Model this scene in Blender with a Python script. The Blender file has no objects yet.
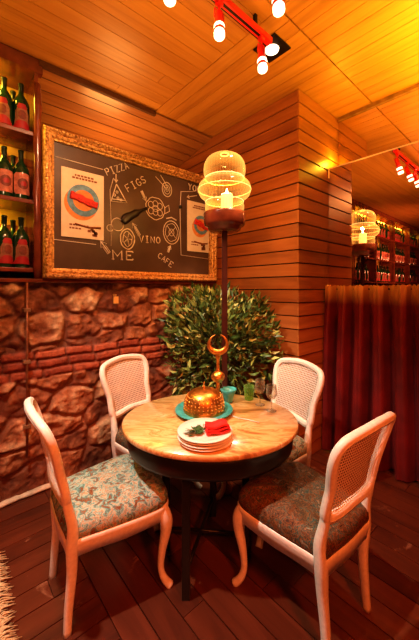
import bpy, bmesh, math, random
from mathutils import Vector, Matrix
R=random.Random(7)
scn=bpy.context.scene; col=scn.collection
PI=math.pi
# ------------------------------------------------------------------ camera frame (room is axis aligned: wall with chalkboard = plane y 0)
F=305.0; HX=209.5; HY=289.0; H=1.5; CX,CY=-2.30,-2.56
fx,fy=.6618,.7499; rx,ry=.7499,-.6618
def C(X,Y,z=0.0): return Vector((CX+X*rx+Y*fx, CY+X*ry+Y*fy, z))
def ray(px,py):
    X=(px-HX)/F; return Vector((X*rx+fx, X*ry+fy, (HY-py)/F))
def onY(px,py,y):
    d=ray(px,py); t=(y-CY)/d.y; return Vector((CX+d.x*t,y,H+d.z*t))
def onX(px,py,x):
    d=ray(px,py); t=(x-CX)/d.x; return Vector((x,CY+d.y*t,H+d.z*t))
def onZ(px,py,z):
    d=ray(px,py); t=(z-H)/d.z; return Vector((CX+d.x*t,CY+d.y*t,z))
def camang(deg): # angle given in camera plan (0=right, 90=away) -> world rotation
    v=C(math.cos(math.radians(deg)),math.sin(math.radians(deg)))-C(0,0); return math.atan2(v.y,v.x)

# ------------------------------------------------------------------ materials
def mat(name):
    m=bpy.data.materials.new(name); m.use_nodes=True; nt=m.node_tree
    b=nt.nodes['Principled BSDF']; return m,nt,b
def N(nt,t,**k):
    n=nt.nodes.new(t)
    for a,v in k.items(): setattr(n,a,v)
    return n
def ramp(nt,fac,stops):
    r=N(nt,'ShaderNodeValToRGB'); cr=r.color_ramp
    while len(cr.elements)<len(stops): cr.elements.new(.5)
    for e,(p,c) in zip(cr.elements,stops): e.position=p; e.color=(c[0],c[1],c[2],1)
    nt.links.new(fac,r.inputs[0]); return r.outputs[0]
def simple(name,c,rough=.5,metal=0,noise=.12,scale=20,spec=.5,emit=None,es=0,coat=0):
    m,nt,b=mat(name)
    if noise:
        tc=N(nt,'ShaderNodeTexCoord'); n=N(nt,'ShaderNodeTexNoise'); n.inputs['Scale'].default_value=scale; n.inputs['Detail'].default_value=4
        nt.links.new(tc.outputs['Object'],n.inputs['Vector'])
        o=ramp(nt,n.outputs['Fac'],[(.3,[x*(1-noise) for x in c]),(.7,[min(1,x*(1+noise)) for x in c])])
        nt.links.new(o,b.inputs['Base Color'])
    else: b.inputs['Base Color'].default_value=(*c,1)
    b.inputs['Roughness'].default_value=rough; b.inputs['Metallic'].default_value=metal
    b.inputs['Specular IOR Level'].default_value=spec; b.inputs['Coat Weight'].default_value=coat
    if emit: b.inputs['Emission Color'].default_value=(*emit,1); b.inputs['Emission Strength'].default_value=es
    return m
def planks(name,dark,mid,light,rough=.4,axis='X',stretch=12,scale=1.6,coat=.2,bump=.15,wear=None,var=.25):
    """plank mesh: one island per board, grain along axis"""
    m,nt,b=mat(name); L=nt.links.new
    tc=N(nt,'ShaderNodeTexCoord'); g=N(nt,'ShaderNodeNewGeometry')
    mp=N(nt,'ShaderNodeMapping'); sc=[stretch]*3; sc['XYZ'.index(axis)]=1
    mp.inputs['Scale'].default_value=sc
    ad=N(nt,'ShaderNodeVectorMath',operation='MULTIPLY_ADD'); 
    cb=N(nt,'ShaderNodeCombineXYZ')
    for i in range(3): L(g.outputs['Random Per Island'],cb.inputs[i])
    L(cb.outputs[0],ad.inputs[0]); ad.inputs[1].default_value=(37,53,91); L(tc.outputs['Object'],ad.inputs[2])
    L(ad.outputs[0],mp.inputs['Vector'])
    n=N(nt,'ShaderNodeTexNoise'); n.inputs['Scale'].default_value=scale; n.inputs['Detail'].default_value=6; n.inputs['Roughness'].default_value=.6; n.inputs['Distortion'].default_value=.6
    L(mp.outputs[0],n.inputs['Vector'])
    mx=N(nt,'ShaderNodeMath',operation='MULTIPLY_ADD'); L(g.outputs['Random Per Island'],mx.inputs[0]); mx.inputs[1].default_value=var
    ml=N(nt,'ShaderNodeMath',operation='MULTIPLY_ADD'); L(n.outputs['Fac'],ml.inputs[0]); ml.inputs[1].default_value=1.0; ml.inputs[2].default_value=-.5*var
    L(ml.outputs[0],mx.inputs[2])
    c=ramp(nt,mx.outputs[0],[(.15,dark),(.5,mid),(.9,light)])
    if wear:
        n2=N(nt,'ShaderNodeTexNoise'); n2.inputs['Scale'].default_value=3.2; n2.inputs['Detail'].default_value=9; n2.inputs['Roughness'].default_value=.72; n2.inputs['Distortion'].default_value=1.2
        L(ad.outputs[0],n2.inputs['Vector'])
        f=ramp(nt,n2.outputs['Fac'],[(.60,(0,0,0)),(.66,(1,1,1))])
        mm=N(nt,'ShaderNodeMix',data_type='RGBA'); L(f,mm.inputs[0]); L(c,mm.inputs[6]); mm.inputs[7].default_value=(*wear,1); c=mm.outputs[2]
    L(c,b.inputs['Base Color']); b.inputs['Roughness'].default_value=rough; b.inputs['Coat Weight'].default_value=coat; b.inputs['Coat Roughness'].default_value=.25
    bp=N(nt,'ShaderNodeBump'); bp.inputs['Strength'].default_value=bump; bp.inputs['Distance'].default_value=.01; L(n.outputs['Fac'],bp.inputs['Height']); L(bp.outputs[0],b.inputs['Normal'])
    return m
def emissive(name,c,s):
    return simple(name,c,.5,0,0,emit=c,es=s)

M={}
M['floor']=planks('floor_boards',(.045,.010,.004),(.105,.024,.009),(.18,.045,.018),.38,'X',8,1.5,.25,.2,wear=(.30,.13,.075))
M['ceilA']=planks('ceiling_boards_long',(.34,.13,.02),(.50,.21,.04),(.60,.28,.06),.42,'X',14,1.3,.15,.05,var=.18)
M['ceilB']=planks('ceiling_boards_cross',(.34,.13,.02),(.50,.21,.04),(.60,.28,.06),.42,'Y',14,1.3,.15,.05,var=.18)
M['wallB']=planks('wall_boards_y',(.20,.055,.014),(.36,.115,.028),(.50,.18,.05),.42,'Y',10,1.6,.15,.15)
M['wallX']=planks('wall_boards_x',(.20,.06,.016),(.38,.13,.032),(.52,.20,.055),.42,'X',10,1.6,.15,.15)
M['soffit']=planks('soffit_boards',(.22,.08,.025),(.38,.15,.05),(.50,.22,.07),.3,'X',10,1.6,.3,.1)
M['dark']=simple('dark_brown_wood',(.05,.02,.01),.5)
M['gapshade']=simple('painted_gap_shade',(.10,.035,.012),.5)  # dark brown that paints the shade of the ceiling gap
M['beam']=simple('brown_beam_wood',(.26,.12,.035),.45,0,.3,14)
M['redwood']=simple('red_varnished_wood',(.20,.045,.02),.25,0,.35,9,coat=.5)
M['blackpaint']=simple('black_painted_wood',(.012,.010,.010),.3,0,.2,15)
M['polewood']=simple('very_dark_pole_wood',(.05,.012,.008),.3,0,.3,12)
M['white']=simple('distressed_white_paint',(.84,.76,.70),.42,0,.08,60)
M['cane']=simple('white_painted_cane',(.82,.70,.62),.5,0,.05,80)
M['brick']=simple('red_brick',(.36,.09,.045),.8,0,.45,14)
M['mortar']=simple('wall_mortar',(.17,.075,.045),.9,0,.5,9)
M['ochre']=simple('ochre_painted_light',(.62,.36,.07),.7,0,.15,8)  # yellow shelf light painted into the back panel's colour
M['plaster']=simple('pale_plaster',(.55,.42,.30),.9,0,.3,20)
M['copper']=simple('hammered_copper',(.80,.36,.09),.36,1,.35,30)
M['turq']=simple('turquoise_glaze',(.06,.36,.36),.3,0,.3,30,coat=.4)
M['china']=simple('white_china',(.80,.74,.68),.2,0,0,coat=.4)
M['napkin']=simple('red_cloth',(.65,.02,.015),.7,0,.2,60)
M['herb']=simple('dark_herb_leaf',(.04,.10,.02),.6,0,.4,60)
M['redpaint']=simple('red_enamel',(.75,.02,.015),.3,0,0,coat=.3)
M['chalk']=simple('white_chalk',(.80,.72,.62),.9,0,.15,200)
M['board']=simple('chalkboard_slate',(.10,.062,.045),.38,0,.35,3)
M['paper']=simple('cream_paper',(.78,.66,.52),.7,0,.06,20)
M['blueplate']=simple('blue_glaze',(.14,.30,.46),.4,0,.3,40)
M['orangeprint']=simple('orange_print',(.75,.28,.08),.6,0,.2,40)
M['redprint']=simple('red_print',(.60,.03,.02),.6,0,.35,60)
M['blackprint']=simple('black_glossy',(.012,.010,.010),.3,0,0)
M['brownprint']=simple('brown_print',(.25,.08,.03),.6,0,.3,60)
M['pot']=simple('dark_clay_pot',(.12,.05,.03),.6,0,.3,20)
M['soil']=simple('soil',(.03,.018,.01),.95,0,.4,60)
M['stem']=simple('woody_stem',(.10,.05,.025),.8,0,.3,60)
M['wax']=simple('candle_wax',(.95,.85,.6),.5,0,0,emit=(1,.66,.28),es=1.3)
M['flame']=emissive('flame_glow',(1,.75,.35),30)
M['lens']=emissive('lamp_lens',(1,.84,.62),2.2)
M['rimglow']=simple('amber_edge_glow',(.9,.6,.2),.2,0,0,emit=(1,.66,.25),es=1.3)  # emission paints bright outlines on the lamp glass rings
M['leddim']=emissive('dim_yellow_led',(1,.46,.06),.6)
M['ledyellow']=emissive('yellow_led',(1,.50,.05),1.6)
M['metal']=simple('dark_iron',(.03,.022,.02),.4,.8,.2,30)
M['pipe']=simple('old_copper_pipe',(.30,.11,.05),.5,.6,.3,30)
M['foil']=simple('black_foil',(.02,.03,.015),.3,.3,0)
M['lab1']=simple('red_label',(.36,.15,.08),.6,0,.35,30)
M['lab2']=simple('pink_label',(.60,.20,.13),.6,0,.35,30)
M['labr']=simple('bright_red_label',(.42,.02,.028),.5,0,.1,30)
M['labd']=simple('dark_label_print',(.22,.05,.03),.6,0,.3,50)
M['fringe']=simple('cream_wool',(.66,.50,.30),.95,0,.25,80)
M['rug']=simple('red_wool',(.55,.05,.03),.95,0,.3,40)
M['brass']=simple('brass_painted_glow',(.95,.72,.30),.3,.6,0,emit=(1,.6,.15),es=.15)  # weak emission paints the LED shine on the mirror's top edge
M['clampm']=simple('clamp',(.4,.25,.15),.4,.7,0)
M['tag']=simple('yellow_tag',(.75,.38,.10),.6,0,.1,40)

def m_gold():
    m,nt,b=mat('old_gold_gilding'); L=nt.links.new
    tc=N(nt,'ShaderNodeTexCoord'); n=N(nt,'ShaderNodeTexNoise'); n.inputs['Scale'].default_value=55; n.inputs['Detail'].default_value=5; L(tc.outputs['Object'],n.inputs['Vector'])
    L(ramp(nt,n.outputs['Fac'],[(.33,(.26,.10,.03)),(.5,(.70,.38,.13)),(.7,(.95,.66,.30))]),b.inputs['Base Color'])
    b.inputs['Metallic'].default_value=.35; b.inputs['Roughness'].default_value=.4
    bp=N(nt,'ShaderNodeBump'); bp.inputs['Strength'].default_value=.7; bp.inputs['Distance'].default_value=.01; L(n.outputs['Fac'],bp.inputs['Height']); L(bp.outputs[0],b.inputs['Normal']); return m
M['gold']=m_gold()
def m_stone():
    m,nt,b=mat('field_stone'); L=nt.links.new
    tc=N(nt,'ShaderNodeTexCoord'); g=N(nt,'ShaderNodeNewGeometry')
    n=N(nt,'ShaderNodeTexNoise'); n.inputs['Scale'].default_value=9; n.inputs['Detail'].default_value=8; n.inputs['Roughness'].default_value=.65; n.inputs['Distortion'].default_value=.8; L(tc.outputs['Object'],n.inputs['Vector'])
    a=N(nt,'ShaderNodeMath',operation='MULTIPLY_ADD'); L(g.outputs['Random Per Island'],a.inputs[0]); a.inputs[1].default_value=.5
    a2=N(nt,'ShaderNodeMath',operation='MULTIPLY_ADD'); L(n.outputs['Fac'],a2.inputs[0]); a2.inputs[1].default_value=.9; a2.inputs[2].default_value=-.2; L(a2.outputs[0],a.inputs[2])
    L(ramp(nt,a.outputs[0],[(.1,(.10,.035,.02)),(.4,(.25,.10,.05)),(.65,(.38,.19,.095)),(.95,(.58,.38,.22))]),b.inputs['Base Color'])
    b.inputs['Roughness'].default_value=.8
    bp=N(nt,'ShaderNodeBump'); bp.inputs['Strength'].default_value=.9; bp.inputs['Distance'].default_value=.03; L(n.outputs['Fac'],bp.inputs['Height']); L(bp.outputs[0],b.inputs['Normal']); return m
M['stone']=m_stone()
def m_fabric(name,cols):
    m,nt,b=mat(name); L=nt.links.new
    tc=N(nt,'ShaderNodeTexCoord'); n=N(nt,'ShaderNodeTexNoise'); n.inputs['Scale'].default_value=30; n.inputs['Detail'].default_value=6; n.inputs['Roughness'].default_value=.68; n.inputs['Distortion'].default_value=.9; L(tc.outputs['Object'],n.inputs['Vector'])
    v=N(nt,'ShaderNodeTexNoise'); v.inputs['Scale'].default_value=6; v.inputs['Distortion'].default_value=2; L(tc.outputs['Object'],v.inputs['Vector'])
    a=N(nt,'ShaderNodeMath',operation='MULTIPLY_ADD'); L(v.outputs['Fac'],a.inputs[0]); a.inputs[1].default_value=.5; 
    s=N(nt,'ShaderNodeMath',operation='MULTIPLY_ADD'); L(n.outputs['Fac'],s.inputs[0]); s.inputs[1].default_value=1.2; s.inputs[2].default_value=-.35; L(s.outputs[0],a.inputs[2])
    L(ramp(nt,a.outputs[0],cols),b.inputs['Base Color']); b.inputs['Roughness'].default_value=.65; b.inputs['Specular IOR Level'].default_value=.25
    return m
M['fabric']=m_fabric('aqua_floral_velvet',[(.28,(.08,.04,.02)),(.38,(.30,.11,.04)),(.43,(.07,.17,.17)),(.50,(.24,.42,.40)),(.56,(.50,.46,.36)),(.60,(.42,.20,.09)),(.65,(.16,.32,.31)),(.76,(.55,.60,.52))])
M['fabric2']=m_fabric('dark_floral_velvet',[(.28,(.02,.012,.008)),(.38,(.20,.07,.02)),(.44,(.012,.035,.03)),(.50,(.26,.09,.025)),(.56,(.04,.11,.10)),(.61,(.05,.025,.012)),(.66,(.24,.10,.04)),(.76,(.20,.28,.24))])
def m_tabletop():
    m,nt,b=mat('burl_veneer'); L=nt.links.new
    tc=N(nt,'ShaderNodeTexCoord'); mp=N(nt,'ShaderNodeMapping'); mp.inputs['Rotation'].default_value=(0,0,-.75); mp.inputs['Scale'].default_value=(1.5,5,1); L(tc.outputs['Object'],mp.inputs['Vector'])
    n=N(nt,'ShaderNodeTexNoise'); n.inputs['Scale'].default_value=2.0; n.inputs['Detail'].default_value=5; n.inputs['Roughness'].default_value=.58; n.inputs['Distortion'].default_value=1.6; L(mp.outputs[0],n.inputs['Vector'])
    L(ramp(nt,n.outputs['Fac'],[(.30,(.26,.10,.03)),(.40,(.62,.33,.11)),(.46,(.78,.52,.24)),(.52,(.55,.27,.08)),(.58,(.82,.58,.30)),(.66,(.62,.34,.12)),(.75,(.80,.52,.24))]),b.inputs['Base Color'])
    b.inputs['Roughness'].default_value=.28; b.inputs['Coat Weight'].default_value=.5; b.inputs['Coat Roughness'].default_value=.15; return m
M['top']=m_tabletop()
def m_velvet():
    m,nt,b=mat('burgundy_velvet'); L=nt.links.new
    tc=N(nt,'ShaderNodeTexCoord'); sp=N(nt,'ShaderNodeSeparateXYZ'); L(tc.outputs['Object'],sp.inputs[0])
    c=ramp(nt,sp.outputs['Z'],[(.0,(.085,.006,.012)),(1,(.085,.006,.012))])
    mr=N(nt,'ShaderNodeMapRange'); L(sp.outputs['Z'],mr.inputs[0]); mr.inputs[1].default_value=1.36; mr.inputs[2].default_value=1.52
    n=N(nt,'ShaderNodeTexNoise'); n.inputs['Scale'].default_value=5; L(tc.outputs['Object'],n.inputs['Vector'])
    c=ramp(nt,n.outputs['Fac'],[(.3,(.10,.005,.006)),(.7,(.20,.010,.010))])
    mm=N(nt,'ShaderNodeMix',data_type='RGBA'); L(mr.outputs[0],mm.inputs[0]); L(c,mm.inputs[6]); mm.inputs[7].default_value=(.62,.33,.08,1)  # golden heading: yellow light from above painted into the velvet colour
    L(mm.outputs[2],b.inputs['Base Color']); b.inputs['Roughness'].default_value=.6; b.inputs['Sheen Weight'].default_value=.15; b.inputs['Sheen Tint'].default_value=(1,.15,.1,1); return m
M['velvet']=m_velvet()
def m_leaf():
    m,nt,b=mat('shrub_leaf'); L=nt.links.new
    g=N(nt,'ShaderNodeNewGeometry')
    L(ramp(nt,g.outputs['Random Per Island'],[(0,(.03,.06,.012)),(.5,(.08,.14,.03)),(.78,(.24,.30,.07)),(1,(.62,.60,.22))]),b.inputs['Base Color'])
    b.inputs['Roughness'].default_value=.38; return m
M['leaf']=m_leaf()
def m_mirror(name,c,r):
    m,nt,b=mat(name); b.inputs['Base Color'].default_value=(*c,1); b.inputs['Metallic'].default_value=1; b.inputs['Roughness'].default_value=r; return m
M['mirror']=m_mirror('mirror_glass',(.92,.80,.70),.004)
M['mirror2']=m_mirror('tinted_mirror_glass',(.80,.66,.42),.02)
def m_glass(name,c,trans=.82,rough=.05,glow=None,gs=0,ribs=False,base=None):
    m,nt,b=mat(name); L=nt.links.new; out=nt.nodes['Material Output']
    t=N(nt,'ShaderNodeBsdfTransparent'); t.inputs[0].default_value=(*c,1)
    b.inputs['Base Color'].default_value=(*(base or c),1); b.inputs['Roughness'].default_value=rough; b.inputs['Specular IOR Level'].default_value=1.0
    if glow: b.inputs['Emission Color'].default_value=(*glow,1); b.inputs['Emission Strength'].default_value=gs
    lw=N(nt,'ShaderNodeLayerWeight'); lw.inputs[0].default_value=.45
    f=N(nt,'ShaderNodeMath',operation='MULTIPLY_ADD'); L(lw.outputs['Facing'],f.inputs[0]); f.inputs[1].default_value=.75; f.inputs[2].default_value=1-trans; f.use_clamp=True
    fac=f.outputs[0]
    if ribs:
        tc=N(nt,'ShaderNodeTexCoord'); sp=N(nt,'ShaderNodeSeparateXYZ'); L(tc.outputs['Object'],sp.inputs[0])
        at=N(nt,'ShaderNodeMath',operation='ARCTAN2'); L(sp.outputs[1],at.inputs[0]); L(sp.outputs[0],at.inputs[1])
        mu=N(nt,'ShaderNodeMath',operation='MULTIPLY'); L(at.outputs[0],mu.inputs[0]); mu.inputs[1].default_value=44
        si=N(nt,'ShaderNodeMath',operation='SINE'); L(mu.outputs[0],si.inputs[0])
        ma=N(nt,'ShaderNodeMath',operation='MULTIPLY_ADD'); L(si.outputs[0],ma.inputs[0]); ma.inputs[1].default_value=.07; L(fac,ma.inputs[2]); ma.use_clamp=True; fac=ma.outputs[0]
    mx=N(nt,'ShaderNodeMixShader'); L(fac,mx.inputs[0]); L(t.outputs[0],mx.inputs[1]); L(b.outputs[0],mx.inputs[2]); L(mx.outputs[0],out.inputs['Surface']); return m
M['lampglass']=m_glass('amber_ribbed_glass',(1,.88,.58),.95,.10,(1,.58,.16),.75,True,(.25,.13,.03))  # candle glow painted into the glass as emission
M['glass']=m_glass('clear_glass',(.98,.96,.92),.97,.03,base=(.35,.30,.22))
M['greenglass']=m_glass('green_tinted_glass',(.75,.90,.55),.88,.05,base=(.25,.45,.12))
m,nt,b=mat('green_bottle_glass'); b.inputs['Base Color'].default_value=(.012,.05,.018,1); b.inputs['Roughness'].default_value=.08; b.inputs['Coat Weight'].default_value=.6; M['bottle']=m

# ------------------------------------------------------------------ mesh helpers
def link(name,bm,m,parent=None,loc=None,smooth=False,rotz=0):
    me=bpy.data.meshes.new(name); bmesh.ops.recalc_face_normals(bm,faces=bm.faces[:]); bm.to_mesh(me); bm.free()
    if smooth:
        for p in me.polygons: p.use_smooth=True
    for x in (m if isinstance(m,(list,tuple)) else [m]): me.materials.append(x)
    o=bpy.data.objects.new(name,me); col.objects.link(o)
    if parent: o.parent=parent
    if loc is not None: o.location=loc
    if rotz: o.rotation_euler.z=rotz
    return o
def tag(o,label=None,cat=None,group=None,kind=None):
    if label: o['label']=label
    if cat: o['category']=cat
    if group: o['group']=group
    if kind: o['kind']=kind
    return o
def empty(name,loc,rotz=0,label=None,cat=None,group=None):
    o=bpy.data.objects.new(name,None); o.empty_display_size=.1; col.objects.link(o); o.location=loc; o.rotation_euler.z=rotz
    return tag(o,label,cat,group)
def box(bm,a,b,mi=0,bev=0):
    x0,y0,z0=a; x1,y1,z1=b
    v=[bm.verts.new(p) for p in ((x0,y0,z0),(x1,y0,z0),(x1,y1,z0),(x0,y1,z0),(x0,y0,z1),(x1,y0,z1),(x1,y1,z1),(x0,y1,z1))]
    fs=[bm.faces.new([v[i] for i in q]) for q in ((0,3,2,1),(4,5,6,7),(0,1,5,4),(1,2,6,5),(2,3,7,6),(3,0,4,7))]
    for f in fs: f.material_index=mi
    if bev:
        es=set(e for f in fs for e in f.edges); r=bmesh.ops.bevel(bm,geom=list(es),offset=bev,segments=2,affect='EDGES',profile=.6)
    return v
def lathe(bm,prof,seg=32,c=(0,0,0),mi=0,sx=1,sy=1):
    rings=[]
    for r,z in prof:
        if r<1e-5: rings.append([bm.verts.new((c[0],c[1],c[2]+z))])
        else: rings.append([bm.verts.new((c[0]+sx*r*math.cos(2*PI*i/seg),c[1]+sy*r*math.sin(2*PI*i/seg),c[2]+z)) for i in range(seg)])
    for A,B in zip(rings,rings[1:]):
        for i in range(seg):
            j=(i+1)%seg
            if len(A)==1 and len(B)==1: continue
            if len(A)==1: f=bm.faces.new((A[0],B[j],B[i]))
            elif len(B)==1: f=bm.faces.new((A[i],A[j],B[0]))
            else: f=bm.faces.new((A[i],A[j],B[j],B[i]))
            f.material_index=mi; f.smooth=True
    return rings
def catmull(P,n=6,closed=False):
    P=[Vector(p) for p in P]; out=[]; L=len(P)
    rng=L if closed else L-1
    for i in range(rng):
        g=(lambda k:P[k%L]) if closed else (lambda k:P[max(0,min(L-1,k))])
        p0,p1,p2,p3=g(i-1),g(i),g(i+1),g(i+2)
        for k in range(n):
            t=k/n; out.append(.5*((2*p1)+(p2-p0)*t+(2*p0-5*p1+4*p2-p3)*t*t+(3*p1-p0-3*p2+p3)*t**3))
    if not closed: out.append(P[-1])
    return out
def sweep(bm,pts,sec,side=Vector((0,1,0)),closed=False,seg=8,sq=.55,mi=0):
    """sec(i)->(half width along 'side'-ish, half depth)"""
    n=len(pts); rings=[]
    for i,p in enumerate(pts):
        a=pts[(i-1)%n] if (closed or i>0) else pts[i]; b=pts[(i+1)%n] if (closed or i<n-1) else pts[i]
        t=(Vector(b)-Vector(a)).normalized()
        s=(side(i) if callable(side) else side); s=(s-t*s.dot(t)).normalized(); d=t.cross(s)
        w,h=sec(i) if callable(sec) else sec
        ring=[]
        for k in range(seg):
            an=2*PI*(k+.5)/seg; c,sn=math.cos(an),math.sin(an)
            c=math.copysign(abs(c)**sq,c); sn=math.copysign(abs(sn)**sq,sn)
            ring.append(bm.verts.new(Vector(p)+s*(w*c)+d*(h*sn)))
        rings.append(ring)
    for i in range(n if closed else n-1):
        A,B=rings[i],rings[(i+1)%n]
        for k in range(seg):
            j=(k+1)%seg; f=bm.faces.new((A[k],A[j],B[j],B[k])); f.smooth=True; f.material_index=mi
    if not closed:
        f=bm.faces.new(rings[0][::-1]); f.material_index=mi; f=bm.faces.new(rings[-1]); f.material_index=mi
def tube(bm,pts,r,seg=8,closed=False,mi=0):
    t=(Vector(pts[1])-Vector(pts[0])).normalized(); s=Vector((0,0,1)) if abs(t.z)<.8 else Vector((1,0,0))
    sweep(bm,[Vector(p) for p in pts],(lambda i:(r(i),r(i))) if callable(r) else (r,r),s,closed,seg,1,mi)
def new(): return bmesh.new()
def copy_tree(o,parent=None):
    c=o.copy(); col.objects.link(c)
    if parent: c.parent=parent
    for ch in list(o.children): copy_tree(ch,c)
    return c

# ------------------------------------------------------------------ room shell
CZ=3.22; X0=-7.2; Y0=-5.2
# floor boards run in the x direction (towards the right-hand back corner) like the photo
XF=-1.72
M['floorB']=planks('floor_boards_cross',(.045,.010,.004),(.105,.024,.009),(.18,.045,.018),.38,'Y',8,1.5,.25,.2,wear=(.26,.11,.06))
rw=.125
bm=new(); y=Y0; box(bm,(X0,Y0,-.05),(1.0,1.2,-.012))
while y<1.1:
    x=X0-R.random()*1.5
    while x<XF:
        l=R.uniform(1.6,3.0)
        if min(x+l,XF)-max(x,X0)>.02: box(bm,(max(x,X0)+.001,y+.002,-.03),(min(x+l,XF)-.002,y+rw-.003,R.uniform(-.001,.001)))
        x+=l
    y+=rw
tag(link('floor',bm,M['floor']),kind='structure')
bm=new(); x=XF
while x<1.0:
    y=Y0-R.random()*1.5
    while y<1.2:
        l=R.uniform(1.4,2.6)
        if min(y+l,1.2)-max(y,Y0)>.02: box(bm,(x+.003,max(y,Y0)+.001,-.03),(x+rw-.003,min(y+l,1.2)-.002,R.uniform(-.001,.001)))
        y+=l
    x+=rw
tag(link('floor',bm,M['floorB']),kind='structure')
# ceiling
sx=-.74
bm=new(); y=Y0
while y<0.0:
    x=X0-R.random()*2
    y2=min(y+.118,0.0)
    while x<sx:
        l=R.uniform(4,7)
        if min(x+l,sx)-max(x,X0)>.02: box(bm,(max(x,X0),y+.002,CZ+R.uniform(0,.001)),(min(x+l,sx)-.003,y2-.002,CZ+.03))
        x+=l
    y+=.118
tag(link('ceiling',bm,M['ceilA']),kind='structure')
bm=new(); x=sx
ys=onZ(379,110,CZ).y
while x<1.0:
    x2=min(x+.118,1.0)
    a=Y0-R.random()*2
    cuts=[Y0]
    yy=ys
    cuts=[Y0,Y0+1.7,ys,1.2]
    for a,b_ in zip(cuts,cuts[1:]):
        box(bm,(x+.002,a+.005,CZ+R.uniform(0,.001)),(x2-.002,b_-.005,CZ+.03))
    x+=.118
tag(link('ceiling',bm,M['ceilB']),kind='structure')
bm=new(); box(bm,(X0,Y0,CZ+.02),(1,1.2,CZ+.08)); tag(link('ceiling',bm,M['dark']),kind='structure')

# right wall block with horizontal boards (wall_right), visible left face x=0 and front face y=YP
YP=-1.11; PH=.115
bm=new(); z=0
k=0
while z<CZ-.005:
    z2=min(z+PH,CZ-.001)
    # left face boards
    v=box(bm,(0,YP+.022,z+.005),(.03,1.15,z2-.005),0); v[4].co.x+=.004; v[7].co.x+=.004
    box(bm,(-.006,YP+.022,z+.003),(.02,1.15,z+.03),0) if False else None
    z=z2; k+=1
tag(link('wall_right',bm,M['wallB']),kind='structure')
bm=new(); z=0
while z<CZ-.005:
    z2=min(z+PH,CZ-.001); v=box(bm,(0.0,YP,z+.005),(.80,YP+.02,z2-.005)); v[4].co.y+=.004; v[5].co.y+=.004; z=z2
tag(link('wall_right',bm,M['wallX']),kind='structure')
bm=new(); box(bm,(.018,YP+.016,0),(.9,1.15,CZ-.001)); tag(link('wall_right',bm,M['blackpaint']),kind='structure')
# wall behind mirrors
bm=new(); box(bm,(.78,Y0,0),(.9,YP-.001,CZ-.001)); tag(link('wall_mirror_side',bm,M['dark']),kind='structure')
# walls behind the camera
bm=new(); box(bm,(X0,Y0-.1,0),(.9,Y0,CZ)); tag(link('wall_back',bm,M['wallX']),kind='structure')
bm=new(); box(bm,(X0-.1,Y0,0),(X0,1.2,CZ)); tag(link('wall_far_left',bm,M['wallB']),kind='structure')

# slanted timber soffit above the chalkboard recess and wall behind
XL=onY(42,200,0).x-.02
bm=new(); s=(3.08-3.20)/.54
yy=0.0
while yy<1.0:
    y2=yy+.125
    z0=3.205+s*yy; z1=3.205+s*y2
    v=[bm.verts.new(p) for p in ((XL,yy+.010,z0),(-.002,yy+.010,z0),(-.002,y2,z1),(XL,y2,z1))]
    bm.faces.new(v)
    v2=[bm.verts.new(p) for p in ((XL,y2,z1),(-.002,y2,z1),(-.002,y2,z1+.012),(XL,y2,z1+.012))]; bm.faces.new(v2)
    yy=y2
tag(link('ceiling',bm,M['soffit']),kind='structure')
bm=new(); box(bm,(X0,1.12,0),(.0,1.2,CZ)); tag(link('wall_left',bm,M['soffit']),kind='structure')
bm=new(); box(bm,(XL,-.010,3.175),(sx,.02,CZ)); tag(link('shadow_gap_strip',bm,M['gapshade']),kind='structure')  # dark strip in place of the shadow gap at the ceiling edge

# ------------------------------------------------------------------ stone wall (wall_left): mortar, field stones, brick courses
ZT=1.545
bm=new()
box(bm,(X0,.0,0),(-.002,.25,ZT)); 
tag(link('wall_left',bm,M['mortar']),kind='structure')
from mathutils import noise as NZ
seeds=[]
z=.10
while z<1.60:
    x=-3.75+R.random()*.2
    while x<.15:
        w_=R.uniform(.17,.40); seeds.append((x+w_/2,z+R.uniform(-.055,.055),R.random())); x+=w_
    z+=.185
def sstep(a,b_,x): t=max(0,min(1,(x-a)/(b_-a))); return t*t*(3-2*t)
def lerp3(a,b_,t): return tuple(a[i]+(b_[i]-a[i])*t for i in range(3))
def wallcell(x,z):
    n1=NZ.noise_vector(Vector((x*3.1,z*3.1,1.3))); n2=NZ.noise_vector(Vector((x*11,z*11,5.1)))
    X=x+n1.x*.065+n2.x*.014; Z=z+n1.y*.05+n2.y*.014
    rough=NZ.fractal(Vector((x*9,z*9,2.2)),.9,2.1,5)
    zb=z+n1.x*.012+n2.x*.004; 
    if .835<zb<1.045:
        r_=int((zb-.835)/.07); fz=(zb-.835)/.07-r_; xx=(x+n2.y*.005+r_*.11+.3*math.sin(r_*5))/.215; k=math.floor(xx); f=xx-k
        e=min(min(fz,1-fz)*.07,min(f,1-f)*.215); h=sstep(.002,.014,e); 
        rnd=NZ.cell(Vector((k+.5,r_+.5,.5))); 
        c=lerp3((.26,.055,.025),(.46,.13,.06),abs(rnd)%1); 
        return .006+.022*h+rough*.006, lerp3((.15,.05,.028),c,h)
    best=[]
    d1=d2=9; t1=0
    for sx_,sz_,rn in seeds:
        dz=(Z-sz_)*1.45
        if abs(dz)>.5: continue
        dx=X-sx_
        if abs(dx)>.5: continue
        d=math.sqrt(dx*dx+dz*dz)
        if d<d1: d2=d1; d1=d; t1=rn
        elif d<d2: d2=d
    e=d2-d1; h=sstep(.008,.055,e)
    tone=t1*.75+rough*.55+.1
    c=lerp3((.14,.04,.018),(.40,.15,.06),max(0,min(1,tone*1.3)))
    if tone>.62: c=lerp3(c,(.62,.42,.25),min(1,(tone-.62)*2.2))
    return .003+.030*h*(.5+.7*t1)+rough*.022*(.35+h), lerp3((.17,.06,.03),c,.3+.7*h)
bm=new(); cl_=bm.loops.layers.float_color.new('Tint'); nx=330; nz=152
X1,X2=-3.6,-.002; grid=[]; cols_={}
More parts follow.
